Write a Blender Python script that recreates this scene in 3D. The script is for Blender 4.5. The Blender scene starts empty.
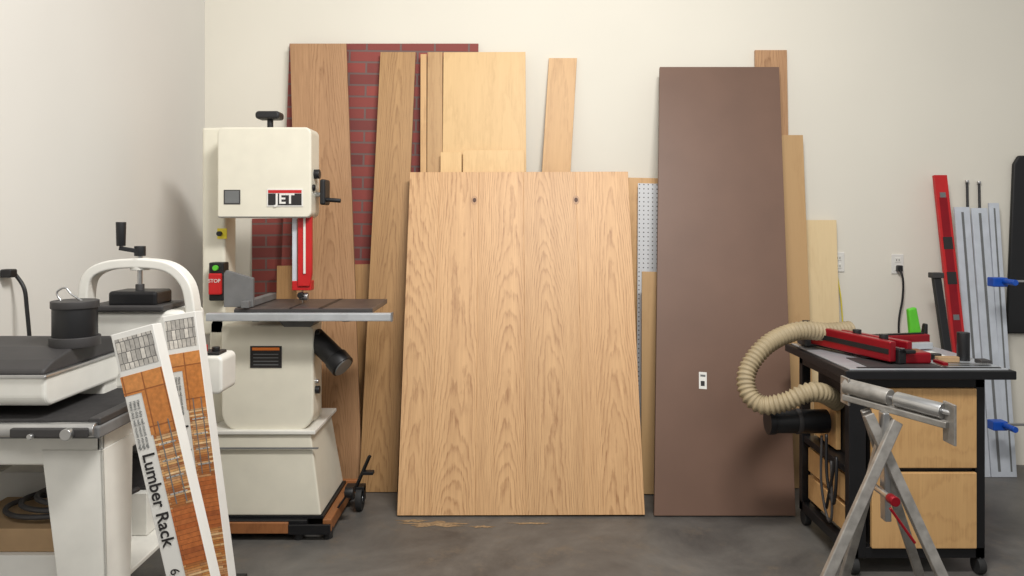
import bpy, bmesh, math, random
from mathutils import Vector, Matrix
random.seed(4)
F=760.0; H=1.45; HV=220.0
WALL_Y=4.5; LW=-1.818
def S(u,v,d):   # survey reading -> world metres (camera station at 0,0,H)
    return Vector(((u-512)*d/F, d, H-(v-HV)*d/F))
def lin(c):
    return tuple(((x/255)/12.92 if x/255<=.04045 else ((x/255+.055)/1.055)**2.4) for x in c)+(1,)
# ---------------- materials
def newmat(name):
    m=bpy.data.materials.new(name); m.use_nodes=True
    nt=m.node_tree; return m,nt,nt.nodes,nt.links,nt.nodes['Principled BSDF']
def M(name,c,rough=.5,metal=0,var=.06,scale=12,bump=0):
    m,nt,N,L,B=newmat(name)
    tc=N.new('ShaderNodeTexCoord'); n=N.new('ShaderNodeTexNoise'); n.inputs['Scale'].default_value=scale; n.inputs['Detail'].default_value=4
    L.new(tc.outputs['Object'],n.inputs['Vector'])
    r=N.new('ShaderNodeValToRGB'); l=lin(c)
    r.color_ramp.elements[0].position=.3; r.color_ramp.elements[1].position=.7
    r.color_ramp.elements[0].color=tuple(x*(1-var*2) for x in l[:3])+(1,)
    r.color_ramp.elements[1].color=tuple(min(1,x*(1+var)) for x in l[:3])+(1,)
    L.new(n.outputs['Fac'],r.inputs['Fac']); L.new(r.outputs['Color'],B.inputs['Base Color'])
    B.inputs['Roughness'].default_value=rough; B.inputs['Metallic'].default_value=metal
    if bump:
        b=N.new('ShaderNodeBump'); b.inputs['Strength'].default_value=bump; b.inputs['Distance'].default_value=.002
        n2=N.new('ShaderNodeTexNoise'); n2.inputs['Scale'].default_value=scale*15; L.new(tc.outputs['Object'],n2.inputs['Vector'])
        L.new(n2.outputs['Fac'],b.inputs['Height']); L.new(b.outputs['Normal'],B.inputs['Normal'])
    return m
def WOOD(name,light,dark,rings=26,sx=4.0,sz=.45,contrast=1.0,rough=.5,tone=.12,arch=0,archz=0,spread=.06):
    m,nt,N,L,B=newmat(name)
    def math_(op,a,b=None,c=None):
        q=N.new('ShaderNodeMath'); q.operation=op
        for i,x in enumerate((a,b,c)):
            if x is None: continue
            if isinstance(x,(int,float)): q.inputs[i].default_value=x
            else: L.new(x,q.inputs[i])
        return q.outputs[0]
    tc=N.new('ShaderNodeTexCoord'); oi=N.new('ShaderNodeObjectInfo'); rnd=oi.outputs['Random']
    off=math_('MULTIPLY',rnd,37.0)
    add=N.new('ShaderNodeVectorMath'); add.operation='ADD'
    mp=N.new('ShaderNodeMapping'); mp.inputs['Scale'].default_value=(sx,sx,sz); L.new(tc.outputs['Object'],mp.inputs['Vector'])
    L.new(mp.outputs['Vector'],add.inputs[0]); L.new(off,add.inputs[1])
    n=N.new('ShaderNodeTexNoise'); n.inputs['Scale'].default_value=1.0; n.inputs['Detail'].default_value=2; n.inputs['Roughness'].default_value=.4
    L.new(add.outputs[0],n.inputs['Vector'])
    mp3=N.new('ShaderNodeMapping'); mp3.inputs['Scale'].default_value=(1.5,1.5,.4); L.new(tc.outputs['Object'],mp3.inputs['Vector'])
    wob=N.new('ShaderNodeTexNoise'); wob.inputs['Scale'].default_value=26; wob.inputs['Detail'].default_value=4; L.new(mp3.outputs['Vector'],wob.inputs['Vector'])
    k=math_('MULTIPLY',n.outputs['Fac'],rings)
    k=math_('MULTIPLY_ADD',wob.outputs['Fac'],1.4,k)
    if arch:
        sp=N.new('ShaderNodeSeparateXYZ'); L.new(tc.outputs['Object'],sp.inputs[0])
        r7=math_('FRACT',math_('MULTIPLY',rnd,7.31))
        xo=math_('MULTIPLY_ADD',r7,spread*2,-spread); x=math_('ADD',sp.outputs['X'],xo); x2=math_('MULTIPLY',x,x)
        k=math_('MULTIPLY_ADD',x2,arch,k); k=math_('MULTIPLY_ADD',sp.outputs['Z'],archz,k)
    fr=math_('FRACT',k)
    rp=N.new('ShaderNodeValToRGB'); e=rp.color_ramp.elements
    e[0].position=0; e[0].color=(0,0,0,1); e[1].position=.5; e[1].color=(.2,.2,.2,1)
    a=e.new(.82); a.color=(1,1,1,1); a=e.new(1.0); a.color=(.15,.15,.15,1)
    L.new(fr,rp.inputs['Fac'])
    mp2=N.new('ShaderNodeMapping'); mp2.inputs['Scale'].default_value=(170,170,6); L.new(tc.outputs['Object'],mp2.inputs['Vector'])
    p=N.new('ShaderNodeTexNoise'); p.inputs['Scale'].default_value=1; p.inputs['Detail'].default_value=3; L.new(mp2.outputs['Vector'],p.inputs['Vector'])
    pc=math_('MULTIPLY_ADD',p.outputs['Fac'],2.2,-.7)
    # broad colour streaks
    mp4=N.new('ShaderNodeMapping'); mp4.inputs['Scale'].default_value=(22,22,.7); L.new(tc.outputs['Object'],mp4.inputs['Vector'])
    ad4=N.new('ShaderNodeVectorMath'); ad4.operation='ADD'; L.new(mp4.outputs[0],ad4.inputs[0]); L.new(off,ad4.inputs[1])
    st=N.new('ShaderNodeTexNoise'); st.inputs['Scale'].default_value=1; st.inputs['Detail'].default_value=3; L.new(ad4.outputs[0],st.inputs['Vector'])
    sc=math_('MULTIPLY_ADD',st.outputs['Fac'],1.2,-.5)
    band=math_('MULTIPLY',rp.outputs['Color'],math_('MULTIPLY_ADD',pc,.9,.25))
    f=math_('MULTIPLY_ADD',pc,.3*contrast,math_('MULTIPLY',band,.75*contrast))
    f=math_('MULTIPLY_ADD',sc,.6*contrast,f)
    mix=N.new('ShaderNodeMix'); mix.data_type='RGBA'; mix.clamp_factor=True
    L.new(f,mix.inputs[0]); mix.inputs[6].default_value=lin(light); mix.inputs[7].default_value=lin(dark)
    hs=N.new('ShaderNodeHueSaturation'); mr=N.new('ShaderNodeMapRange'); mr.inputs['To Min'].default_value=1-tone; mr.inputs['To Max'].default_value=1+tone
    L.new(rnd,mr.inputs['Value']); L.new(mr.outputs[0],hs.inputs['Value']); L.new(mix.outputs[2],hs.inputs['Color'])
    L.new(hs.outputs['Color'],B.inputs['Base Color']); B.inputs['Roughness'].default_value=rough
    return m
oak=WOOD('oak_veneer',(212,170,122),(152,108,68),rings=17,sx=4.2,sz=.8,contrast=.95,arch=430,archz=6,tone=.08,spread=.10)
oak_d=WOOD('oak_plank',(188,146,106),(136,96,62),rings=12,sx=5,sz=.5,contrast=.9,arch=700,archz=5)
oak_m=WOOD('oak_mid',(192,150,100),(142,102,60),rings=12,sx=5,sz=.5,contrast=.9,arch=700,archz=5)
birch=WOOD('birch_ply',(216,180,126),(184,146,94),rings=10,sx=3,sz=.5,contrast=.5,tone=.05)
pine=WOOD('pine_board',(200,160,110),(160,118,72),rings=12,sx=4,sz=.3,contrast=.6)
tan=WOOD('tan_mdf',(190,154,108),(168,130,86),rings=4,sx=2,sz=.4,contrast=.4,tone=.05)
lightply=WOOD('light_ply',(226,202,158),(206,178,132),rings=8,sx=3,sz=.4,contrast=.5,tone=.04)
drawer=WOOD('birch_drawer',(208,166,112),(168,124,76),rings=8,sx=1,sz=3,contrast=.5,tone=.05)
frame_wood=WOOD('base_wood',(158,102,60),(112,70,40),rings=12,sx=1,sz=4,contrast=.6)
brown=M('brown_laminate',(110,83,68),.5,var=.05,scale=3)
cream=M('cream_paint',(222,217,200),.38,var=.02)
white=M('white_paint',(226,224,216),.4,var=.03)
grayp=M('gray_casting',(112,112,112),.5,var=.1)
dgray=M('dark_gray_plastic',(58,56,56),.55,var=.08)
beltm=M('abrasive_belt',(46,44,44),.9,var=.15,scale=60)
black=M('black_plastic',(22,22,24),.45)
blackm=M('black_steel',(30,30,32),.4,metal=.3)
iron=M('cast_iron_top',(88,78,74),.4,metal=.3,var=.12)
steel=M('steel',(190,190,190),.28,metal=.9)
alu=M('aluminium',(200,204,208),.35,metal=.5)
alub=M('bright_aluminium',(206,212,220),.4,metal=.15)
galv=M('galvanised_steel',(160,156,150),.4,metal=.5,var=.14,scale=30)
red=M('red_paint',(190,28,30),.4)
redan=M('red_anodised',(150,18,32),.3,metal=.4)
blue=M('blue_clamp',(20,80,180),.4)
green=M('green_plastic',(90,190,50),.4)
yellow=M('yellow_sticker',(235,215,60),.5)
beige=M('beige_hose',(162,146,116),.6,var=.08)
paper=M('paper_white',(224,222,216),.7,var=.02)
card=M('cardboard',(172,142,106),.8)
kraft=M('dark_brown_knot',(78,48,30),.6)
rubber=M('rubber',(35,35,35),.7)
smoke=M('window_grey',(110,112,112),.3)
orange_lbl=M('orange_label',(225,120,40),.5)
txtblack=M('ink_black',(35,32,32),.6)
dustm=M('sawdust',(150,124,92),.95,var=.2,scale=60)
def brickmat():
    m,nt,N,L,B=newmat('faux_brick'); tc=N.new('ShaderNodeTexCoord'); sp=N.new('ShaderNodeSeparateXYZ'); cb=N.new('ShaderNodeCombineXYZ')
    L.new(tc.outputs['Object'],sp.inputs[0]); L.new(sp.outputs['X'],cb.inputs['X']); L.new(sp.outputs['Z'],cb.inputs['Y'])
    b=N.new('ShaderNodeTexBrick'); b.inputs['Scale'].default_value=1; b.inputs['Brick Width'].default_value=.2; b.inputs['Row Height'].default_value=.068
    b.inputs['Mortar Size'].default_value=.006; b.inputs['Color1'].default_value=lin((148,68,60)); b.inputs['Color2'].default_value=lin((118,56,52)); b.inputs['Mortar'].default_value=lin((112,90,86))
    L.new(cb.outputs[0],b.inputs['Vector']); L.new(b.outputs['Color'],B.inputs['Base Color'])
    bp=N.new('ShaderNodeBump'); bp.invert=True; bp.inputs['Strength'].default_value=.5; bp.inputs['Distance'].default_value=.003; L.new(b.outputs['Fac'],bp.inputs['Height']); L.new(bp.outputs[0],B.inputs['Normal'])
    B.inputs['Roughness'].default_value=.7; return m
brick=brickmat()
def gridprint(name,bw,rh,mort,cols,mcol,off=.5):
    m,nt,N,L,B=newmat(name); tc=N.new('ShaderNodeTexCoord'); sp=N.new('ShaderNodeSeparateXYZ'); cb=N.new('ShaderNodeCombineXYZ')
    L.new(tc.outputs['Object'],sp.inputs[0]); L.new(sp.outputs['X'],cb.inputs['X']); L.new(sp.outputs['Z'],cb.inputs['Y'])
    b=N.new('ShaderNodeTexBrick'); b.offset=off; b.inputs['Scale'].default_value=1; b.inputs['Brick Width'].default_value=bw; b.inputs['Row Height'].default_value=rh
    b.inputs['Mortar Size'].default_value=mort; b.inputs['Color1'].default_value=(0,0,0,1); b.inputs['Color2'].default_value=(1,1,1,1); b.inputs['Mortar'].default_value=(0,0,0,1)
    L.new(cb.outputs[0],b.inputs['Vector'])
    r=N.new('ShaderNodeValToRGB'); e=r.color_ramp.elements; e[0].position=0; e[0].color=lin(cols[0]); e[1].position=1; e[1].color=lin(cols[-1])
    for i,c in enumerate(cols[1:-1]): a=e.new((i+1)/(len(cols)-1)); a.color=lin(c)
    L.new(b.outputs['Color'],r.inputs[0])
    mx=N.new('ShaderNodeMix'); mx.data_type='RGBA'; L.new(b.outputs['Fac'],mx.inputs[0]); L.new(r.outputs[0],mx.inputs[6]); mx.inputs[7].default_value=lin(mcol)
    n=N.new('ShaderNodeTexNoise'); n.inputs['Scale'].default_value=90; L.new(tc.outputs['Object'],n.inputs['Vector'])
    hs=N.new('ShaderNodeHueSaturation'); mr=N.new('ShaderNodeMapRange'); mr.inputs['To Min'].default_value=.6; mr.inputs['To Max'].default_value=1.35; L.new(n.outputs['Fac'],mr.inputs['Value']); L.new(mr.outputs[0],hs.inputs['Value'])
    L.new(mx.outputs[2],hs.inputs['Color']); L.new(hs.outputs[0],B.inputs['Base Color']); B.inputs['Roughness'].default_value=.4; return m
cabprint=gridprint('print_cabinets',.05,.095,.0018,[(206,136,72),(194,122,60),(214,150,88)],(150,88,44),0)
lumprint=gridprint('print_lumber',.055,.006,.0004,[(222,176,116),(186,120,62),(150,88,46),(232,196,146),(176,106,54)],(110,62,34),.37)
drawprint=gridprint('print_drawing',.012,.028,.0010,[(206,200,190),(160,156,150),(222,216,206)],(100,98,96),.2)
wallprint=gridprint('print_floor',.07,.012,.0005,[(176,96,46),(190,112,58),(150,78,40)],(110,58,30),.3)
def pegmat():
    m,nt,N,L,B=newmat('pegboard'); tc=N.new('ShaderNodeTexCoord'); v=N.new('ShaderNodeVectorMath'); v.operation='SCALE'; v.inputs['Scale'].default_value=1/.0254
    L.new(tc.outputs['Object'],v.inputs[0]); fr=N.new('ShaderNodeVectorMath'); fr.operation='FRACTION'; L.new(v.outputs[0],fr.inputs[0])
    sp=N.new('ShaderNodeSeparateXYZ'); L.new(fr.outputs[0],sp.inputs[0]); cb=N.new('ShaderNodeCombineXYZ'); L.new(sp.outputs['X'],cb.inputs['X']); L.new(sp.outputs['Z'],cb.inputs['Y'])
    ds=N.new('ShaderNodeVectorMath'); ds.operation='DISTANCE'; ds.inputs[1].default_value=(.5,.5,0); L.new(cb.outputs[0],ds.inputs[0])
    lt=N.new('ShaderNodeMath'); lt.operation='LESS_THAN'; lt.inputs[1].default_value=.15; L.new(ds.outputs['Value'],lt.inputs[0])
    mx=N.new('ShaderNodeMix'); mx.data_type='RGBA'; L.new(lt.outputs[0],mx.inputs[0]); mx.inputs[6].default_value=lin((206,208,210)); mx.inputs[7].default_value=lin((80,78,75))
    L.new(mx.outputs[2],B.inputs['Base Color']); return m
peg=pegmat()
def concrete():
    m,nt,N,L,B=newmat('concrete_floor'); tc=N.new('ShaderNodeTexCoord')
    n=N.new('ShaderNodeTexNoise'); n.inputs['Scale'].default_value=1.9; n.inputs['Detail'].default_value=9; n.inputs['Roughness'].default_value=.68; n.inputs['Distortion'].default_value=.4; L.new(tc.outputs['Object'],n.inputs['Vector'])
    r=N.new('ShaderNodeValToRGB'); e=r.color_ramp.elements; e[0].position=.33; e[0].color=lin((68,66,64)); e[1].position=.68; e[1].color=lin((112,109,104)); L.new(n.outputs['Fac'],r.inputs['Fac'])
    n2=N.new('ShaderNodeTexNoise'); n2.inputs['Scale'].default_value=7; n2.inputs['Detail'].default_value=12; n2.inputs['Roughness'].default_value=.8; L.new(tc.outputs['Object'],n2.inputs['Vector'])
    r2=N.new('ShaderNodeValToRGB'); e=r2.color_ramp.elements; e[0].position=.54; e[0].color=(0,0,0,1); e[1].position=.76; e[1].color=(.7,.7,.7,1); L.new(n2.outputs['Fac'],r2.inputs['Fac'])
    mx=N.new('ShaderNodeMix'); mx.data_type='RGBA'; L.new(r2.outputs['Color'],mx.inputs[0]); L.new(r.outputs['Color'],mx.inputs[6]); mx.inputs[7].default_value=lin((124,110,92))
    L.new(mx.outputs[2],B.inputs['Base Color']); B.inputs['Roughness'].default_value=.45
    bp=N.new('ShaderNodeBump'); bp.inputs['Strength'].default_value=.2; bp.inputs['Distance'].default_value=.003; L.new(n2.outputs['Fac'],bp.inputs['Height']); L.new(bp.outputs[0],B.inputs['Normal']); return m
wallm=M('wall_paint',(226,221,208),.85,var=.015,scale=1.2,bump=.15)
wallm2=M('wall_paint_side',(222,219,212),.85,var=.015,scale=1.2,bump=.15)
# ---------------- geometry helpers
class G:
    def __init__(s,name,loc):
        s.e=bpy.data.objects.new(name,None); s.e.location=loc; s.e.empty_display_size=.1
        bpy.context.collection.objects.link(s.e); s.inv=Matrix.Translation(Vector(loc)).inverted()
def fin(ob,mat,parent,bev=0,smooth=False):
    if mat: ob.data.materials.append(mat)
    bpy.context.collection.objects.link(ob)
    if parent is not None:
        if isinstance(parent,G): ob.parent=parent.e; ob.matrix_parent_inverse=parent.inv
        else: ob.parent=parent
    if bev:
        b=ob.modifiers.new('b','BEVEL'); b.width=bev; b.segments=3; b.limit_method='ANGLE'; b.angle_limit=math.radians(40)
    if smooth:
        for p in ob.data.polygons: p.use_smooth=True
    return ob
def me_from(name,vs,fs):
    me=bpy.data.meshes.new(name); me.from_pydata([tuple(v) for v in vs],[],fs); me.update()
    bm=bmesh.new(); bm.from_mesh(me); bmesh.ops.recalc_face_normals(bm,faces=bm.faces); bm.to_mesh(me); bm.free(); return me
def hexa(name,c,mat,parent,bev=.003):
    fs=[(0,1,2,3),(4,5,6,7),(0,1,5,4),(1,2,6,5),(2,3,7,6),(3,0,4,7)]
    ctr=sum((Vector(p) for p in c),Vector())/8
    ob=bpy.data.objects.new(name,me_from(name,[Vector(p)-ctr for p in c],fs)); ob.location=ctr
    return fin(ob,mat,parent,bev)
def box(name,x0,x1,y0,y1,z0,z1,mat,parent=None,bev=.003):
    return hexa(name,[(x0,y0,z0),(x1,y0,z0),(x1,y1,z0),(x0,y1,z0),(x0,y0,z1),(x1,y0,z1),(x1,y1,z1),(x0,y1,z1)],mat,parent,bev)
def basis(p0,p1):
    d=(p1-p0).normalized(); a=Vector((0,0,1)) if abs(d.z)<.9 else Vector((1,0,0)); s=d.cross(a).normalized(); t=s.cross(d); return d,s,t
def cyl(name,p0,p1,r,mat,parent=None,r2=None,seg=28,bev=.002):
    p0=Vector(p0);p1=Vector(p1); r2=r if r2 is None else r2; d,s,t=basis(p0,p1); vs=[];c=(p0+p1)/2
    for p,q in((p0,r),(p1,r2)):
        for i in range(seg):
            a=2*math.pi*i/seg; vs.append(p-c+s*math.cos(a)*q+t*math.sin(a)*q)
    fs=[tuple(range(seg)),tuple(range(seg,2*seg))]+[(i,(i+1)%seg,seg+(i+1)%seg,seg+i) for i in range(seg)]
    ob=bpy.data.objects.new(name,me_from(name,vs,fs)); ob.location=c
    fin(ob,mat,parent,min(bev,min(r,r2)*.3) if bev else 0)
    for p in ob.data.polygons: p.use_smooth=len(p.vertices)==4
    return ob
def bar(name,p0,p1,w,h,mat,parent=None,bev=.002,side=None):
    p0=Vector(p0);p1=Vector(p1); d,s,t=basis(p0,p1)
    if side is not None: s=Vector(side); s=(s-d*s.dot(d)).normalized(); t=s.cross(d)
    c=[]
    for p in(p0,p1): c+=[p-s*w/2-t*h/2,p+s*w/2-t*h/2,p+s*w/2+t*h/2,p-s*w/2+t*h/2]
    return hexa(name,c,mat,parent,bev)
def prism(name,poly,a0,a1,axis,mat,parent=None,bev=.004):
    n=len(poly); f=(lambda p,a:Vector((p[0],a,p[1]))) if axis=='y' else (lambda p,a:Vector((a,p[0],p[1])))
    vs=[f(p,a0) for p in poly]+[f(p,a1) for p in poly]; c=sum(vs,Vector())/len(vs)
    fs=[tuple(range(n)),tuple(range(n,2*n))]+[(i,(i+1)%n,n+(i+1)%n,n+i) for i in range(n)]
    ob=bpy.data.objects.new(name,me_from(name,[v-c for v in vs],fs)); ob.location=c; return fin(ob,mat,parent,bev)
def rrect(x0,x1,z0,z1,r,n=8):   # r=(bl,br,tr,tl)
    out=[]
    for (cx,cz,rr,a) in((x0+r[0],z0+r[0],r[0],180),(x1-r[1],z0+r[1],r[1],270),(x1-r[2],z1-r[2],r[2],0),(x0+r[3],z1-r[3],r[3],90)):
        for i in range(n+1):
            t=math.radians(a+90*i/n); out.append((cx+rr*math.cos(t),cz+rr*math.sin(t)))
    return out
def spline(pts,n):
    P=[Vector(p) for p in pts]; P=[2*P[0]-P[1]]+P+[2*P[-1]-P[-2]]; out=[]
    for i in range(1,len(P)-2):
        for k in range(n):
            t=k/n; a,b,c,d=P[i-1],P[i],P[i+1],P[i+2]
            out.append(.5*((2*b)+(c-a)*t+(2*a-5*b+4*c-d)*t*t+(3*b-a-3*c+d)*t**3))
    out.append(P[-2]); return out
def sweep(name,pts,r,mat,parent=None,n=12,seg=14,corr=0,pitch=.012):
    C=spline(pts,n)
    if corr:
        D=[0]
        for a,b in zip(C,C[1:]): D.append(D[-1]+(b-a).length)
        st=pitch/4; K=int(D[-1]/st); Q=[];j=0
        for k in range(K+1):
            s=k*st
            while j<len(D)-2 and D[j+1]<s: j+=1
            Q.append(C[j].lerp(C[j+1],min(1,(s-D[j])/max(1e-6,D[j+1]-D[j]))))
        C=Q
    vs=[];s=None; c0=C[0].copy()
    for i,p in enumerate(C):
        d=(C[min(i+1,len(C)-1)]-C[max(i-1,0)]).normalized()
        if s is None:
            s=d.cross(Vector((0,0,1)) if abs(d.z)<.9 else Vector((1,0,0))).normalized()
        s=(s-d*s.dot(d)).normalized(); t=d.cross(s)
        q=r+(corr*math.sin(i*math.pi/2) if corr else 0)
        for k in range(seg):
            a=2*math.pi*k/seg; vs.append(p-c0+s*math.cos(a)*q+t*math.sin(a)*q)
    m=len(C); fs=[tuple(range(seg)),tuple(range((m-1)*seg,m*seg))]
    for i in range(m-1):
        for k in range(seg): fs.append((i*seg+k,i*seg+(k+1)%seg,(i+1)*seg+(k+1)%seg,(i+1)*seg+k))
    ob=bpy.data.objects.new(name,me_from(name,vs,fs)); ob.location=c0; return fin(ob,mat,parent,0,True)
def text(name,s,loc,xa,ya,size,mat,parent,align='CENTER',bold=0):
    cu=bpy.data.curves.new(name,'FONT'); cu.body=s; cu.size=size; cu.extrude=.0004; cu.align_x=align; cu.align_y='CENTER'; cu.offset=bold
    xa=Vector(xa).normalized(); ya=Vector(ya).normalized(); za=xa.cross(ya)
    m=Matrix((xa,ya,za)).transposed().to_4x4(); m.translation=Vector(loc)
    ob=bpy.data.objects.new(name,cu); cu.materials.append(mat); bpy.context.collection.objects.link(ob)
    if isinstance(parent,G): ob.parent=parent.e; ob.matrix_parent_inverse=parent.inv
    elif parent: ob.parent=parent
    ob.matrix_basis=m; return ob
def lean(ut,vt,dt,ub,db,w,th,z0=0):
    T=S(ut,vt,dt); B=Vector(((ub-512)*db/F,db,z0)); up=(T-B).normalized()
    side=(Vector((1,0,0))-up*up.x).normalized(); back=up.cross(side)
    lift=th*abs(back.z)+w/2*abs(side.z); B=B+Vector((0,0,lift)); L=(T-B).length
    m=Matrix((side,back,up)).transposed().to_4x4(); m.translation=B; return m,L
def localbox(name,x0,x1,y0,y1,z0,z1,mat,parent,bev=.002,shear=0):
    vs=[(x0,y0,z0+shear*x0),(x1,y0,z0+shear*x1),(x1,y1,z0+shear*x1),(x0,y1,z0+shear*x0),(x0,y0,z1+shear*x0),(x1,y0,z1+shear*x1),(x1,y1,z1+shear*x1),(x0,y1,z1+shear*x0)]
    ob=bpy.data.objects.new(name,me_from(name,vs,[(0,1,2,3),(4,5,6,7),(0,1,5,4),(1,2,6,5),(2,3,7,6),(3,0,4,7)]))
    return fin(ob,mat,parent,bev)
def slab(name,ut,vt,dt,ub,db,wpx,th,mat,bev=.0015,square=False):
    # square=True: ends cut level with the floor instead of perpendicular to the long edge
    w=wpx*dt/F; m,L=lean(ut,vt,dt,ub,db,0 if square else w,th)
    sh=-m[2][0]/m[2][2] if square else 0
    ob=localbox(name,-w/2,w/2,0,th,0,L,mat,None,bev,sh); ob.matrix_world=m; return ob,w,L
# ---------------- room
box('floor',LW-.1,5,-2,WALL_Y+.1,-.1,0,concrete(),None,0)
box('wall_back',LW-.1,5,WALL_Y,WALL_Y+.1,0,3.8,wallm,None,0)
box('wall_left',LW-.1,LW,-2,WALL_Y,0,3.8,wallm2,None,0)
# ---------------- leaning boards
slab('brick_panel',384,43.5,4.47,372,4.30,189,.006,brick,square=True)
slab('brick_panel',300,218,4.49,300,4.42,96,.006,brick)
slab('oak_plank',318,43.5,4.42,332,4.08,56,.02,oak_d,square=True)
slab('plywood_offcut',324,265,4.36,322,4.22,94,.016,oak_m)
slab('oak_plank',398,52,4.42,378,4.04,35,.02,oak_m,square=True)
slab('trim_strip',423.5,54,4.42,423,4.10,6,.012,pine)
slab('trim_strip',435,52,4.42,434,4.10,15,.014,pine)
slab('plywood_sheet',484.5,52,4.42,484,4.10,82,.012,birch)
slab('plywood_offcut',451,152,4.30,451,3.98,21,.010,birch)
slab('plywood_offcut',493.5,150,4.30,493,3.98,61,.010,birch)
slab('pine_board',563,58,4.48,538,4.20,28,.018,pine,square=True)
slab('pine_board',650,178,4.45,650,4.25,70,.018,pine)
slab('pegboard_sheet',668,184,4.41,668,4.17,60,.006,peg)
slab('tan_board',664,272,4.16,664,4.0,44,.012,tan)
slab('oak_plank',771,50,4.48,777,4.30,32,.016,oak_d,square=True)
slab('tan_board',784,135,4.42,796,4.10,38,.016,tan,square=True)
slab('light_plywood_board',818,220,4.46,825,4.32,37,.014,lightply,square=True)
bs,w,L=slab('brown_laminate_sheet',719.5,67,4.40,725,3.71,119,.022,brown,square=True)
localbox('sticker',-.125,-.085,-.001,0,.60,.685,paper,bs,0)
localbox('sticker_code',-.116,-.096,-.002,-.001,.615,.64,txtblack,bs,0)
localbox('sticker_logo',-.118,-.092,-.002,-.001,.662,.672,smoke,bs,0)
w=1.21; m,L=lean(519,172,4.22,521,3.71,w,.026)
pan=bpy.data.objects.new('oak_panel',None); bpy.context.collection.objects.link(pan); pan.matrix_world=m
fr=[0,.135,.315,.52,.76,1]
for i in range(5):
    a=-w/2+w*fr[i]; b=-w/2+w*fr[i+1]
    o=localbox('plank_%d'%(i+1),-(b-a)/2,(b-a)/2,0,.026,0,L,oak,pan,.0015); o.location=((a+b)/2,0,0)
for i,(x) in enumerate((-.245,.312)):
    for r,y,mt,nm in((.020,-.0008,oak_d,'knot_halo'),(.010,-.0016,kraft,'knot')):
        me=bpy.data.meshes.new(nm); bm=bmesh.new(); bmesh.ops.create_cone(bm,cap_ends=True,segments=20,radius1=r,radius2=r,depth=.001,matrix=Matrix.Rotation(math.pi/2,4,'X'))
        for v in bm.verts: v.co.z*=1.3; v.co.x*=(1 if nm=='knot' else .9)
        bm.to_mesh(me); bm.free(); o=bpy.data.objects.new('%s_%d'%(nm,i+1),me); fin(o,mt,pan); o.location=(x,y,L-.165)
# sawdust along the base of the panel
vs=[];fs=[]
for (cx,cy,sx,sy) in((0,0,.13,.03),(.22,-.03,.05,.012),(-.12,.04,.06,.015),(.45,.01,.08,.01)):
    b0=len(vs); vs.append((cx,cy,.005)); n=40
    for k in range(n):
        a=2*math.pi*k/n; rr=1+.3*math.sin(5*a)+.2*math.sin(9*a+1)+random.uniform(-.15,.15); vs.append((cx+sx*rr*math.cos(a),cy+sy*rr*math.sin(a),.0008))
    fs+=[(b0,b0+1+k,b0+1+(k+1)%n) for k in range(n)]
o=bpy.data.objects.new('sawdust_pile',me_from('sawdust_pile',vs,fs)); o.location=(-.36,3.62,.0005); fin(o,dustm,None)
# ---------------- bandsaw
g=G('bandsaw',(-1.13,3.7,0))
prism('upper_wheel_cover',rrect(-1.358,-.925,1.459,1.878,(.015,.03,.03,.03)),3.50,3.65,'y',cream,g,.008)
prism('upper_frame',rrect(-1.47,-.955,1.47,1.895,(.03,.03,.05,.05)),3.65,3.74,'y',cream,g,.008)
box('column',-1.485,-1.375,3.64,3.79,.90,1.893,cream,g,.012)
prism('lower_wheel_cover',rrect(-1.34,-.915,.474,.966,(.09,.09,.03,.02)),3.50,3.64,'y',cream,g,.01)
prism('lower_frame',rrect(-1.45,-.94,.474,.985,(.03,.03,.04,.04)),3.64,3.76,'y',cream,g,.01)
box('cover_seam',-1.352,-.93,3.497,3.50,1.462,1.466,grayp,g,0)
hexa('cabinet_stand',[(-1.40,3.47,.10),(-.872,3.47,.10),(-.872,3.93,.10),(-1.40,3.93,.10),(-1.385,3.49,.474),(-.925,3.49,.474),(-.925,3.88,.474),(-1.385,3.88,.474)],cream,g,.008)
box('stand_seam',-1.38,-.885,3.466,3.478,.405,.41,grayp,g,0)
box('stand_top_plate',-1.395,-.9,3.475,3.9,.468,.486,white,g,.004)
box('base_front_rail',-1.42,-.93,3.44,3.47,.035,.09,blackm,g,.004)
box('base_front_board',-1.28,-1.01,3.425,3.44,.035,.085,frame_wood,g,.004)
box('base_rear_rail',-1.40,-.80,3.94,3.97,.035,.10,frame_wood,g,.004)
box('base_side_rail',-.86,-.82,3.45,3.97,.035,.09,frame_wood,g,.004)
box('base_side_rail_left',-1.44,-1.40,3.44,3.97,.035,.10,blackm,g,.004)
box('base_deck',-1.40,-.86,3.47,3.94,.085,.10,blackm,g,.002)
for i,(x,y) in enumerate(((-1.38,3.47),(-.97,3.46),(-.84,3.47),(-1.38,3.95),(-.84,3.95))):
    cyl('base_foot_%d'%i,(x,y,0),(x,y,.05),.022,rubber,g)
box('base_corner_bracket',-1.01,-.82,3.425,3.44,.03,.075,blackm,g,.003)
box('table',-1.235,-.62,3.38,3.78,1.035,1.058,iron,g,.004)
box('table_slot',-.99,-.98,3.375,3.59,1.0585,1.0595,black,g,0)
box('table_miter_slot',-.86,-.84,3.378,3.78,1.0582,1.0592,black,g,0)
box('table_edge',-1.235,-.62,3.376,3.38,1.035,1.052,dgray,g,0)
box('fence_rail',-1.345,-.53,3.335,3.37,1.005,1.04,alu,g,.004)
box('rail_end_cap',-.532,-.526,3.333,3.372,1.003,1.042,grayp,g,.001)
box('rail_bracket_1',-1.15,-1.12,3.36,3.385,1.0,1.04,grayp,g,.001)
box('rail_bracket_2',-.75,-.72,3.36,3.385,1.0,1.04,grayp,g,.001)
prism('trunnion',[(-1.12,1.036),(-.86,1.036),(-.93,.955),(-1.05,.955)],3.50,3.66,'y',grayp,g,.004)
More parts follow.
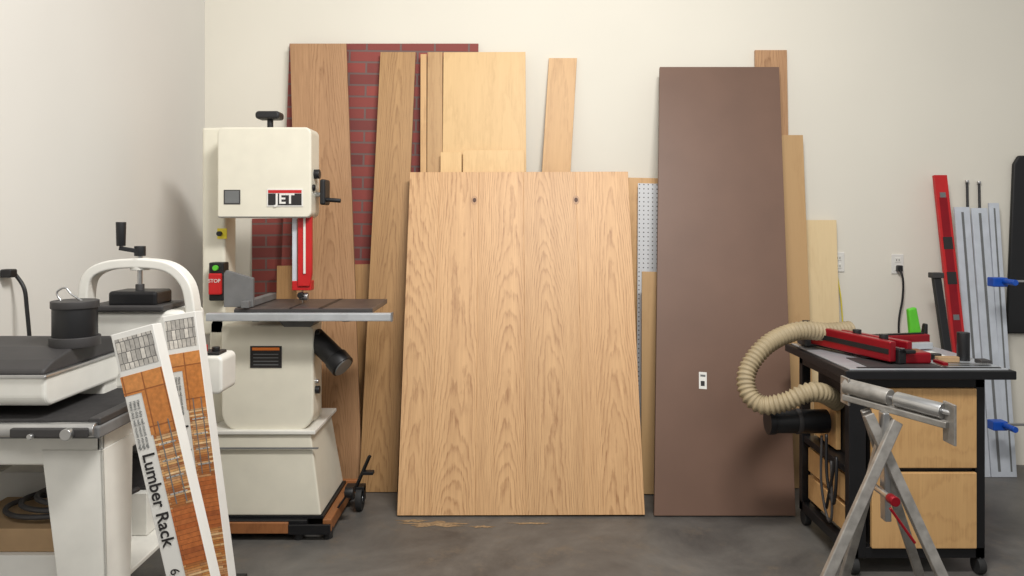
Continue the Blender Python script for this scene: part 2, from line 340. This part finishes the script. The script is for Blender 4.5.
prism('fence_plate',[(-1.29,1.06),(-1.16,1.06),(-1.16,1.19),(-1.28,1.225),(-1.29,1.21)],3.40,3.425,'y',grayp,g,.003)
box('fence_bar',-1.20,-1.165,3.36,3.76,1.06,1.09,grayp,g,.003)
box('blade',-.987,-.985,3.575,3.59,.96,1.47,steel,g,0)
box('guide_post',-1.03,-1.008,3.56,3.60,1.16,1.47,alub,g,.002)
prism('blade_guard',[(-1.0,1.14),(-.945,1.14),(-.935,1.20),(-.935,1.50),(-1.0,1.50)],3.545,3.57,'y',red,g,.004)
box('blade_guard_flange',-.972,-.962,3.538,3.548,1.2,1.46,white,g,.001)
box('guide_block',-1.03,-.94,3.555,3.61,1.12,1.165,red,g,.004)
cyl('guide_knob',(-.985,3.53,1.10),(-.985,3.56,1.10),.014,black,g)
cyl('guide_bearing',(-1.0,3.58,1.09),(-.96,3.58,1.09),.018,steel,g)
cyl('tension_shaft',(-1.145,3.60,1.885),(-1.145,3.60,1.93),.014,black,g)
prism('tension_knob',rrect(-1.205,-1.09,1.925,1.962,(.014,.014,.016,.016)),3.56,3.64,'y',black,g,.01)
cyl('knob_shaft',(-.93,3.58,1.57),(-.88,3.58,1.57),.012,steel,g)
prism('height_handwheel',rrect(-.895,-.868,1.52,1.64,(.01,.01,.01,.01)),3.53,3.63,'y',black,g,.01)
cyl('handwheel_grip',(-.87,3.55,1.545),(-.80,3.55,1.54),.010,black,g)
cyl('lock_knob',(-.93,3.56,1.665),(-.90,3.56,1.665),.022,black,g)
cyl('door_latch',(-.93,3.53,1.60),(-.915,3.53,1.60),.015,black,g)
box('inspection_window',-1.322,-1.256,3.496,3.502,1.527,1.584,smoke,g,.002)
box('window_frame',-1.327,-1.251,3.4975,3.502,1.522,1.589,dgray,g,.001)
box('logo_white',-1.128,-.962,3.4965,3.502,1.512,1.594,paper,g,0)
box('logo_red',-1.122,-.968,3.4955,3.502,1.574,1.588,red,g,0)
box('logo_black',-1.122,-.968,3.4950,3.502,1.518,1.572,txtblack,g,0)
text('logo_text','JET',(-1.045,3.4935,1.546),(1,0,0),(0,0,1),.066,paper,g,bold=.0015)
box('warning_label',-1.205,-1.06,3.4965,3.502,.77,.87,txtblack,g,0)
box('warning_label_header',-1.195,-1.07,3.4955,3.502,.85,.863,orange_lbl,g,0)
for i in range(4): box('warning_line_%d'%i,-1.19,-1.075,3.4955,3.502,.782+i*.016,.786+i*.016,smoke,g,0)
box('switch_box',-1.425,-1.355,3.57,3.64,1.07,1.25,black,g,.006)
box('switch_paddle',-1.420,-1.360,3.55,3.572,1.10,1.20,red,g,.006)
text('switch_text','STOP',(-1.39,3.548,1.165),(1,0,0),(0,0,1),.024,paper,g)
cyl('start_button',(-1.39,3.555,1.225),(-1.39,3.572,1.225),.013,green,g)
box('yellow_tag',-1.41,-1.365,3.635,3.642,1.36,1.41,yellow,g,.001)
cyl('column_knob',(-1.39,3.62,1.385),(-1.39,3.60,1.385),.012,black,g)
cyl('dust_port',(-.93,3.57,.90),(-.80,3.50,.80),.05,black,g)
cyl('dust_port_collar',(-.815,3.51,.812),(-.775,3.487,.776),.056,blackm,g)
cyl('dust_port_mouth',(-.776,3.488,.777),(-.772,3.486,.774),.048,smoke,g)
cyl('lower_latch_1',(-.92,3.54,.92),(-.895,3.54,.92),.016,black,g)
cyl('lower_latch_2',(-.92,3.54,.66),(-.895,3.54,.66),.018,black,g)
cyl('lower_latch_3',(-.92,3.54,.70),(-.90,3.54,.70),.01,steel,g)
cyl('motor',(-1.3,3.76,.68),(-1.3,3.98,.68),.09,blackm,g)
cyl('caster_wheel',(-.775,3.80,.06),(-.745,3.80,.06),.06,rubber,g)
cyl('caster_hub',(-.78,3.80,.06),(-.74,3.80,.06),.02,steel,g)
box('caster_bracket',-.83,-.735,3.77,3.83,.10,.125,blackm,g,.004)
box('caster_fork',-.742,-.735,3.775,3.825,.05,.12,blackm,g,.002)
bar('foot_lever',(-.78,3.78,.11),(-.70,3.74,.29),.018,.012,blackm,g)
box('lever_pedal',-.735,-.68,3.72,3.76,.20,.215,blackm,g,.003)
cyl('base_knob',(-.79,3.60,.16),(-.75,3.60,.16),.025,black,g)
bar('base_link',(-.83,3.60,.08),(-.77,3.60,.165),.02,.01,blackm,g)
# ---------------- drum sander on stand
g=G('drum_sander',(-1.45,2.5,0))
X0=-1.76;X1=-1.16;Y0=2.15;Y1=2.85
box('stand_front_apron',X0,X1,Y0,Y0+.02,.755,.85,white,g,.008)
box('stand_right_apron',X1-.02,X1,Y0,Y1,.755,.85,white,g,.008)
box('stand_left_apron',X0,X0+.02,Y0,Y1,.755,.85,white,g,.008)
box('stand_rear_apron',X0,X1,Y1-.02,Y1,.755,.85,white,g,.008)
def leg(nm,x,y,sx,sy):
    t=.17;b=.09;zt=.80
    ox=sx*.08;oy=sy*.10
    hexa(nm+'_face',[(x+ox,y+oy,.03),(x+ox-sx*b,y+oy,.03),(x+ox-sx*b,y+oy-sy*.006,.03),(x+ox,y+oy-sy*.006,.03),
        (x+sx*.003,y+sy*.003,zt),(x-sx*t,y+sy*.003,zt),(x-sx*t,y-sy*.006,zt),(x+sx*.003,y-sy*.006,zt)],white,g,.002)
    hexa(nm+'_side',[(x+ox,y+oy,.03),(x+ox,y+oy-sy*b,.03),(x+ox-sx*.006,y+oy-sy*b,.03),(x+ox-sx*.006,y+oy,.03),
        (x+sx*.003,y+sy*.003,zt),(x+sx*.003,y-sy*t,zt),(x-sx*.006,y-sy*t,zt),(x-sx*.006,y+sy*.003,zt)],white,g,.002)
    cyl(nm+'_foot',(x+ox-sx*.03,y+oy-sy*.03,0),(x+ox-sx*.03,y+oy-sy*.03,.04),.035,rubber,g)
leg('leg_fr',X1,Y0,1,-1); leg('leg_rr',X1+.015,Y1,1,1); leg('leg_fl',X0+.04,Y0,-.3,-1); leg('leg_rl',X0+.04,Y1,-.3,1)
cyl('rear_caster',(-1.09,2.93,.035),(-1.03,2.93,.035),.035,rubber,g)
box('rear_caster_yoke',-1.09,-1.03,2.90,2.96,.06,.075,blackm,g)
box('lower_shelf',X0+.02,X1,Y0+.02,Y1-.02,.37,.385,white,g,.003)
box('conveyor_bed',X0,-1.13,2.08,2.78,.85,.885,grayp,g,.006)
box('conveyor_belt',X0,-1.17,2.10,2.75,.885,.897,beltm,g,.004)
box('bed_side_rail',-1.165,-1.132,2.09,2.77,.885,.905,dgray,g,.004)
cyl('conveyor_roller',(X0,2.085,.875),(-1.14,2.085,.875),.02,steel,g)
box('bed_bracket',-1.36,-1.15,2.055,2.09,.86,.885,dgray,g,.004)
cyl('bed_knob',(-1.2,2.04,.872),(-1.2,2.06,.872),.016,steel,g)
cyl('bed_screw',(-1.30,2.045,.865),(-1.30,2.06,.865),.008,steel,g)
prism('drum_housing',rrect(2.10,2.50,.93,1.02,(.035,.02,.01,.01)),X0,-1.29,'x',white,g,.012)
prism('drum_hood',[(2.10,1.02),(2.50,1.02),(2.50,1.05),(2.46,1.075),(2.38,1.085),(2.25,1.075),(2.15,1.055),(2.105,1.035)],X0,-1.295,'x',dgray,g,.01)
box('hood_trim',X0,-1.285,2.095,2.505,1.012,1.022,steel,g,.003)
box('housing_mount',-1.6,-1.30,2.42,2.62,.88,1.02,white,g,.01)
box('support_casting',-1.46,-1.08,2.50,2.68,.885,1.15,white,g,.02)
box('casting_top_plate',-1.40,-1.14,2.48,2.66,1.15,1.17,dgray,g,.006)
box('gearbox',-1.33,-1.17,2.50,2.62,1.165,1.215,blackm,g,.01)
arch=[S(89,330,2.55),S(87,300,2.55),S(91,277,2.55),S(108,266,2.55),S(140,263,2.55),S(170,267,2.55),S(187,282,2.55),S(193,305,2.55),S(194,330,2.55)]
C=spline(arch,6)
vs=[];c0=C[0]
for i,p in enumerate(C):
    d=(C[min(i+1,len(C)-1)]-C[max(i-1,0)]).normalized(); nn=Vector((-d.z,0,d.x))
    for a,b in((-.016,-.03),(.016,-.03),(.016,.03),(-.016,.03)): vs.append(p-c0+nn*a+Vector((0,b,0)))
fs=[(0,1,2,3),tuple(range(len(vs)-4,len(vs)))]+[(i*4+k,i*4+(k+1)%4,i*4+4+(k+1)%4,i*4+4+k) for i in range(len(C)-1) for k in range(4)]
o=bpy.data.objects.new('arch_yoke',me_from('arch_yoke',vs,fs)); o.location=c0; fin(o,white,g,.006)
cyl('height_screw',S(140,300,2.55),S(140,250,2.55),.008,steel,g)
cyl('screw_hub',S(140,270,2.55),S(140,258,2.55),.03,white,g)
cyl('screw_tube',S(140,320,2.55),S(140,284,2.55),.014,dgray,g)
bar('crank_arm',S(143,252,2.55),S(119,248,2.52),.02,.014,black,g)
cyl('crank_hub',S(140,256,2.55),S(140,246,2.55),.018,black,g)
cyl('crank_pin',S(121,249,2.52),S(121,240,2.52),.006,steel,g)
cyl('crank_grip',S(121,246,2.52),S(121,222,2.52),.014,black,g,r2=.016)
p=S(75,336,2.3); cyl('dust_port',(p.x,p.y,1.07),(p.x,p.y,1.20),.062,black,g)
cyl('dust_port_rim',(p.x,p.y,1.185),(p.x,p.y,1.207),.066,dgray,g)
cyl('dust_port_base',(p.x,p.y,1.07),(p.x,p.y,1.10),.07,dgray,g)
sweep('wire_hook',[(p.x-.04,p.y,1.20),(p.x-.055,p.y,1.23),(p.x-.03,p.y,1.245),(p.x-.01,p.y,1.225),(p.x+.03,p.y,1.20)],.003,steel,g,seg=8)
prism('control_box',rrect(-1.16,-1.03,.83,.965,(.02,.02,.02,.02)),2.70,2.84,'y',white,g,.01)
box('control_panel',-1.15,-1.05,2.72,2.80,.963,.975,black,g,.004)
cyl('control_knob',(-1.12,2.75,.97),(-1.12,2.75,.998),.018,red,g)
cyl('control_dial',(-1.075,2.76,.97),(-1.075,2.76,.99),.014,black,g)
# shelf contents
box('shipping_carton',-1.70,-1.26,2.22,2.52,.386,.47,paper)
box('shipping_carton',-1.66,-1.30,2.24,2.50,.471,.54,card)
box('shipping_carton',-1.45,-1.23,2.56,2.78,.386,.53,white)
box('shipping_carton',-1.73,-1.50,2.56,2.80,.386,.60,paper)
tb=G('tool_bag',(-1.3,2.67,.53))
hexa('bag_body',[(-1.43,2.58,.531),(-1.22,2.58,.531),(-1.22,2.76,.531),(-1.43,2.76,.531),(-1.40,2.62,.66),(-1.25,2.62,.64),(-1.25,2.72,.64),(-1.40,2.72,.66)],dgray,tb,.02)
sweep('bag_handle',[(-1.37,2.67,.65),(-1.36,2.66,.70),(-1.32,2.66,.72),(-1.28,2.66,.69),(-1.27,2.67,.64)],.008,black,tb,seg=8)
cc=[( -1.45+.14*math.cos(a)+.004*k, 2.37+.11*math.sin(a), .551+.010*(k/6)) for k,a in enumerate([i*math.pi/6 for i in range(37)])]
sweep('coiled_hose',cc,.008,dgray,None,n=3,seg=8)
# ---------------- lumber rack boxes
def rackbox(ut,vt,dt,ub,db,wpx,th):
    ob,w,L=slab('lumber_rack_carton',ut,vt,dt,ub,db,wpx,th,paper,.002)
    e=.0008
    localbox('print_drawing',-w*.44,w*.44,-e,0,L-.095,L-.015,drawprint,ob,0)
    localbox('print_cabinets',-w*.10,w*.48,-e,0,L-.27,L-.11,cabprint,ob,0)
    localbox('print_wood_strip',-w*.5,-w*.10,-e,0,L-.16,L-.11,cabprint,ob,0)
    localbox('print_lumber',-w*.06,w*.48,-e,0,L-.46,L-.27,lumprint,ob,0)
    localbox('print_workshop',-w*.06,w*.48,-e,0,L-.60,L-.46,wallprint,ob,0)
    localbox('print_lumber_low',-w*.06,w*.48,-e,0,.04,L-.60,lumprint,ob,0)
    for i in range(4): localbox('print_rack_arm_%d'%i,w*.02,w*.42,-e*1.6,-e,L-.30-i*.042,L-.296-i*.042,drawprint,ob,0)
    for x in(.10,.34): localbox('print_rack_post_%g'%x,w*x,w*(x+.025),-e*1.6,-e,L-.45,L-.24,smoke,ob,0)
    for i in range(3):
        text('small_print_%d'%i,'Heavy duty wall mount storage',(-w*(.40-.09*i),-e*1.5,L-.175),(0,0,-1),(1,0,0),w*.09,smoke,ob,'LEFT')
    text('title','Lumber Rack',(-w*.28,-e*1.5,L-.31),(0,0,-1),(1,0,0),w*.40,txtblack,ob,'LEFT',bold=.0006)
    text('subtitle','6-Bar Storage',(-w*.28,-e*1.5,L-.60),(0,0,-1),(1,0,0),w*.30,txtblack,ob,'LEFT')
    return ob
rackbox(130,330,1.93,243,1.84,43,.05)
rackbox(178,314,2.16,234,2.06,33,.05)
# ---------------- router table cabinet
g=G('router_table_cabinet',(1.66,3.35,0))
cx0,cx1,cy0,cy1=1.375,1.93,3.10,3.64; zb=.07; zt=.81
for i,(x,y) in enumerate(((cx0,cy0),(cx1-.04,cy0),(cx0,cy1-.04),(cx1-.04,cy1-.04))):
    wd=.07 if i==0 else .04
    box('post_%d'%i,x,x+wd,y,y+.04,zb,zt,blackm,g,.003)
    cyl('caster_%d'%i,(x+.01,y+.02,.035),(x+.04,y+.02,.035),.035,rubber,g)
    cyl('caster_stem_%d'%i,(x+.025,y+.02,.04),(x+.025,y+.02,.08),.014,steel,g)
for z in(zb,zt-.045):
    box('rail_f_%g'%z,cx0,cx1,cy0+.001,cy0+.04,z,z+.045,blackm,g,.003)
    box('rail_l_%g'%z,cx0+.001,cx0+.04,cy0,cy1,z,z+.045,blackm,g,.003)
    box('rail_b_%g'%z,cx0,cx1,cy1-.04,cy1-.001,z,z+.045,blackm,g,.003)
    box('rail_r_%g'%z,cx1-.04,cx1-.001,cy0,cy1,z,z+.045,blackm,g,.003)
box('drawer_front_upper',1.462,1.888,3.085,3.105,.442,.765,drawer,g,.004)
box('drawer_front_lower',1.462,1.888,3.085,3.105,.115,.424,drawer,g,.004)
box('drawer_body',1.47,1.88,3.11,3.60,.115,.765,black,g,0)
box('side_shelf_mid',cx0+.005,cx0+.09,cy0+.04,cy1-.04,.40,.43,blackm,g,.003)
box('side_panel_lower',cx0+.06,cx0+.085,3.15,3.60,.12,.40,oak_m,g,.002)
box('side_panel_upper',cx0+.075,cx0+.09,3.15,3.60,.43,.76,black,g,.002)
box('side_panel_wood',cx0+.05,cx0+.07,3.34,3.59,.44,.66,drawer,g,.002)
box('side_drawer_1',cx0+.02,cx0+.06,3.16,3.58,.14,.25,drawer,g,.003)
box('side_drawer_2',cx0+.02,cx0+.06,3.16,3.58,.27,.38,drawer,g,.003)
sweep('power_cord',[(cx0-.01,3.3,.52),(cx0-.02,3.27,.35),(cx0-.015,3.22,.25),(cx0-.02,3.18,.33),(cx0-.01,3.2,.45),(cx0-.02,3.24,.30),(cx0-.01,3.3,.20)],.007,black,g,seg=8)
sweep('power_cord_2',[(cx0-.01,3.35,.50),(cx0-.02,3.33,.30),(cx0-.015,3.28,.17),(cx0-.02,3.22,.2),(cx0-.01,3.25,.42)],.006,dgray,g,seg=8)
box('tabletop',1.335,2.02,3.04,3.72,.81,.845,blackm,g,.004)
box('top_surface',1.36,2.00,3.06,3.70,.845,.850,alu,g,.001)
box('router_plate',1.45,1.75,3.1,3.3,.850,.853,dgray,g,.001)
box('miter_track',1.40,1.98,3.075,3.09,.850,.853,black,g,.0005)
cyl('router_motor',(1.15,3.38,.555),(1.40,3.38,.555),.052,black,g)
cyl('router_motor_rim',(1.135,3.38,.555),(1.165,3.38,.555),.058,blackm,g)
cyl('router_motor_band',(1.26,3.38,.555),(1.28,3.38,.555),.056,dgray,g)
bar('fence_rail_front',(1.375,3.68,.915),(1.575,3.14,.905),.035,.085,redan,g,.006)
bar('fence_rail_groove',(1.356,3.67,.915),(1.556,3.14,.905),.004,.022,black,g,.001)
bar('fence_channel',(1.415,3.68,.885),(1.615,3.14,.885),.04,.06,black,g,.004)
bar('fence_rail_rear',(1.455,3.69,.905),(1.655,3.16,.905),.03,.08,redan,g,.006)
bar('fence_scale',(1.415,3.68,.918),(1.615,3.14,.918),.02,.004,steel,g,.001)
bar('fence_positioner',(1.55,3.52,.885),(1.97,3.62,.885),.06,.05,redan,g,.006)
bar('positioner_slide',(1.60,3.46,.87),(1.94,3.52,.87),.03,.03,alu,g,.003)
bar('positioner_insert',(1.56,3.52,.913),(1.95,3.61,.913),.02,.006,black,g,.001)
for i,(x,y) in enumerate(((1.42,3.67),(1.47,3.53),(1.53,3.37),(1.58,3.23))):
    cyl('fence_knob_%d'%i,(x,y,.915),(x,y,.965),.018,black,g)
box('fence_clamp_block',1.60,1.74,3.15,3.26,.853,.90,redan,g,.008)
box('fence_clamp_lever',1.62,1.66,3.12,3.22,.90,.915,black,g,.004)
box('dust_collector_box',1.37,1.45,3.56,3.66,.855,.95,dgray,g,.01)
hp=[S(850,330,3.56),S(828,332,3.52),S(798,331,3.48),S(768,344,3.42),S(748,369,3.38),S(748,392,3.34),S(762,405,3.30),S(785,402,3.26),S(806,393,3.24),S(822,393,3.26),S(838,402,3.34)]
sweep('dust_hose',hp,.038,beige,g,n=10,seg=20,corr=.005,pitch=.02)
# loose items on the table
cyl('glue_bottle',(1.93,3.25,.851),(1.93,3.25,.97),.025,black)
gb=G('square_ruler',(1.8,3.2,.856))
box('blade',1.765,1.97,3.12,3.145,.856,.859,steel,gb,0); box('stock',1.76,1.78,3.10,3.18,.855,.868,redan,gb,.002)
box('paper_notepad',1.76,1.90,3.32,3.44,.8515,.856,paper,None,0)
box('wood_scrap',1.79,1.88,3.19,3.22,.8515,.875,card,None,.003)
cyl('tape_roll',(1.82,3.27,.8515),(1.82,3.27,.875),.025,blackm)
box('pencil_case',1.945,1.99,3.15,3.2,.8515,.868,dgray,None,.004)
gg=G('green_clamp',(1.9,3.67,.85))
bx=1.955
hexa('clamp_body',[(bx-.03,3.66,.8515),(bx+.03,3.66,.8515),(bx+.03,3.69,.8515),(bx-.03,3.69,.8515),(bx-.045,3.66,1.02),(bx-.005,3.66,1.03),(bx-.005,3.69,1.03),(bx-.045,3.69,1.02)],green,gg,.008)
hexa('clamp_jaw',[(bx+.02,3.66,.8515),(bx+.05,3.66,.8515),(bx+.05,3.69,.8515),(bx+.02,3.69,.8515),(bx+.035,3.66,.95),(bx+.05,3.66,.95),(bx+.05,3.69,.95),(bx+.035,3.69,.95)],black,gg,.006)
# ---------------- folding roller stand
g=G('roller_stand',(1.15,2.35,0))
A=S(846,386,2.55);Bp=S(950,413,2.25)
ax=(Bp-A).normalized()
bar('top_channel',A+Vector((0,0,-.035)),Bp+Vector((0,0,-.035)),.045,.02,galv,g,.003)
cyl('roller_left',A,A+ax*.16,.026,galv,g); cyl('roller_right',A+ax*.18,Bp-ax*.02,.024,steel,g)
cyl('roller_axle',A-ax*.015,Bp+ax*.01,.008,steel,g)
box('end_plate',Bp.x-.005,Bp.x+.003,Bp.y-.03,Bp.y+.03,Bp.z-.09,Bp.z+.03,galv,g,.002)
box('end_plate_left',A.x-.006,A.x+.002,A.y-.03,A.y+.03,A.z-.06,A.z+.03,galv,g,.002)
def fl(u,d): return Vector(((u-512)*d/F,d,.012))
T1=S(897,412,2.38)+Vector((0,0,-.03)); T2=S(868,405,2.42)+Vector((0,0,-.03))
bar('leg_a',T1,fl(766,2.22),.032,.022,galv,g,.003,side=(1,0,0))
bar('leg_b',T2,fl(1004,2.22),.032,.022,galv,g,.003,side=(1,0,0))
bar('leg_c',T1+Vector((0,.06,0)),fl(832,2.72),.03,.02,galv,g,.003,side=(1,0,0))
bar('leg_d',T2+Vector((.02,.06,0)),fl(935,2.72),.03,.02,galv,g,.003,side=(1,0,0))
pc=S(882,492,2.36)
cyl('pivot_bolt',pc+Vector((0,-.07,0)),pc+Vector((0,.10,0)),.010,steel,g)
cyl('pivot_knob',pc+Vector((0,-.085,0)),pc+Vector((0,-.05,0)),.015,redan,g)
bar('height_post',S(884,412,2.40),S(886,520,2.40),.034,.02,steel,g,.003)
bar('red_lever',S(890,508,2.28),S(915,543,2.26),.012,.008,redan,g,.002)
# ---------------- wall-side items at right
g,_,_=slab('spirit_level',940.5,175,4.40,975,4.10,13,.022,red,square=True)
w=13*4.40/F
localbox('level_groove',-w*.3,w*.3,-.001,0,.05,1.6,redan,g,0)
for z in(1.60,.9,.25):localbox('vial_%g'%z,-w*.22,w*.22,-.002,0,z,z+.03,smoke,g,0)
for z in(1.3,1.1):localbox('grip_%g'%z,-w*.35,w*.35,-.002,0,z,z+.07,txtblack,g,0)
for ut,vt,ub,wp in((962,207,983,15),(979.5,208,1000,16),(994,203,1012,10)):
    o,w_,L_=slab('aluminium_straightedge',ut,vt,4.44,ub,4.28,wp,.014,alub,square=True)
    localbox('groove',-w_*.08,w_*.08,-.001,0,.03,L_-.03,smoke,o,0)
ws=S(1011,157,4.5); gg=G('black_apron',(ws.x+.2,4.499,1.2))
prism('apron_cloth',[(ws.x,1.78),(ws.x+.03,1.83),(ws.x+.35,1.83),(ws.x+.35,.78),(ws.x-.04,.78)],4.47,4.4995,'y',black,gg,.01)
cyl('apron_hook',(ws.x+.17,4.45,1.85),(ws.x+.17,4.5,1.85),.01,steel,gg)
for u,v in((967,181),(979,182)):
    a=S(u,v,4.485);gg=G('threaded_rod',(a.x+.03,4.47,0)); cyl('rod',(a.x+.03,4.475,0),a,.007,black,gg); cyl('nut',(a.x,4.485,a.z-.01),(a.x,4.485,a.z+.004),.011,steel,gg)
for v in(281,424):
    a=S(992,v,4.15);gg=G('blue_bar_clamp',a)
    bar('bar',a,a+Vector((.35,-.02,0)),.02,.012,steel,gg); box('jaw',a.x-.01,a.x+.07,a.y-.03,a.y+.03,a.z-.03,a.z+.02,blue,gg,.006); cyl('handle',a+Vector((.05,-.03,0)),a+Vector((.05,-.12,0)),.016,blue,gg)
gg=G('parallel_clamp',S(940,320,4.2)); a=S(936,276,4.26); b=Vector((a.x+.02,4.0,.0))
bar('body',b,a,.045,.03,black,gg,.006,side=(1,0,0)); box('head',a.x-.035,a.x+.03,a.y-.03,a.y+.02,a.z-.01,a.z+.02,dgray,gg,.004)
def outlet(nm,u,v):
    a=S(u,v,4.5); gg=G(nm,a)
    box('plate',a.x-.036,a.x+.036,4.493,4.4995,a.z-.058,a.z+.058,paper,gg,.003)
    for s in(-1,1): box('socket_%d'%s,a.x-.017,a.x+.017,4.490,4.494,a.z+s*.024-.014,a.z+s*.024+.014,white,gg,.003)
    for s in(-1,1):
        for q in(-1,1): box('slot_%d_%d'%(s,q),a.x+q*.007-.0015,a.x+q*.007+.0015,4.4885,4.4905,a.z+s*.024-.006,a.z+s*.024+.006,black,gg,0)
    return gg,a
outlet('wall_outlet',838,262)
gg,a=outlet('wall_outlet',897,264)
box('plug',a.x-.014,a.x+.014,4.455,4.488,a.z-.042,a.z-.006,black,gg,.005)
sweep('cord',[(a.x,4.46,a.z-.035),(a.x+.01,4.45,a.z-.09),(a.x+.012,4.46,a.z-.2),(a.x-.01,4.46,a.z-.35),(a.x,4.46,a.z-.6)],.006,black,gg,seg=8)
sweep('yellow_cord',[S(835,262,4.47),S(838,280,4.46),S(841,300,4.46),S(843,330,4.46)],.004,yellow,None,seg=8)
gg=G('wall_power_cord',(-1.8,2.72,1.27))
box('plug',-1.815,-1.775,2.69,2.73,1.245,1.275,black,gg,.006)
sweep('cord',[(-1.78,2.71,1.26),S(14,273,2.74),S(24,288,2.74),S(27,310,2.74),S(30,345,2.74),S(30,365,2.74)],.007,black,gg,seg=8)
# ---------------- lighting
def area(nm,loc,tgt,sx,sy,pw,col):
    l=bpy.data.lights.new(nm,'AREA'); l.shape='RECTANGLE'; l.size=sx; l.size_y=sy; l.energy=pw; l.color=col
    o=bpy.data.objects.new(nm,l); o.location=loc; o.rotation_euler=(Vector(tgt)-Vector(loc)).to_track_quat('-Z','Y').to_euler(); bpy.context.collection.objects.link(o)
area('left_fill',(.5,1.5,3.5),(-.1,3.4,.8),1.1,.3,105,(1,.98,.95))
area('left_fill',(-.2,-.8,3.4),(-.4,3.5,1),2.5,.8,38,(1,.99,.97))  # added soft fill from behind the camera, brightens the left wall
w=bpy.data.worlds.new('World'); bpy.context.scene.world=w; w.use_nodes=True
w.node_tree.nodes['Background'].inputs[0].default_value=(1,.985,.96,1); w.node_tree.nodes['Background'].inputs[1].default_value=.42
# ---------------- camera
c=bpy.data.cameras.new('camera'); co=bpy.data.objects.new('camera',c); bpy.context.collection.objects.link(co)
co.location=(0,0,H); co.rotation_euler=(math.pi/2,0,0); c.sensor_width=36; c.lens=36*F/1024; c.shift_y=-(288-HV)/1024
bpy.context.scene.camera=co
bpy.context.scene.view_settings.view_transform='Standard'
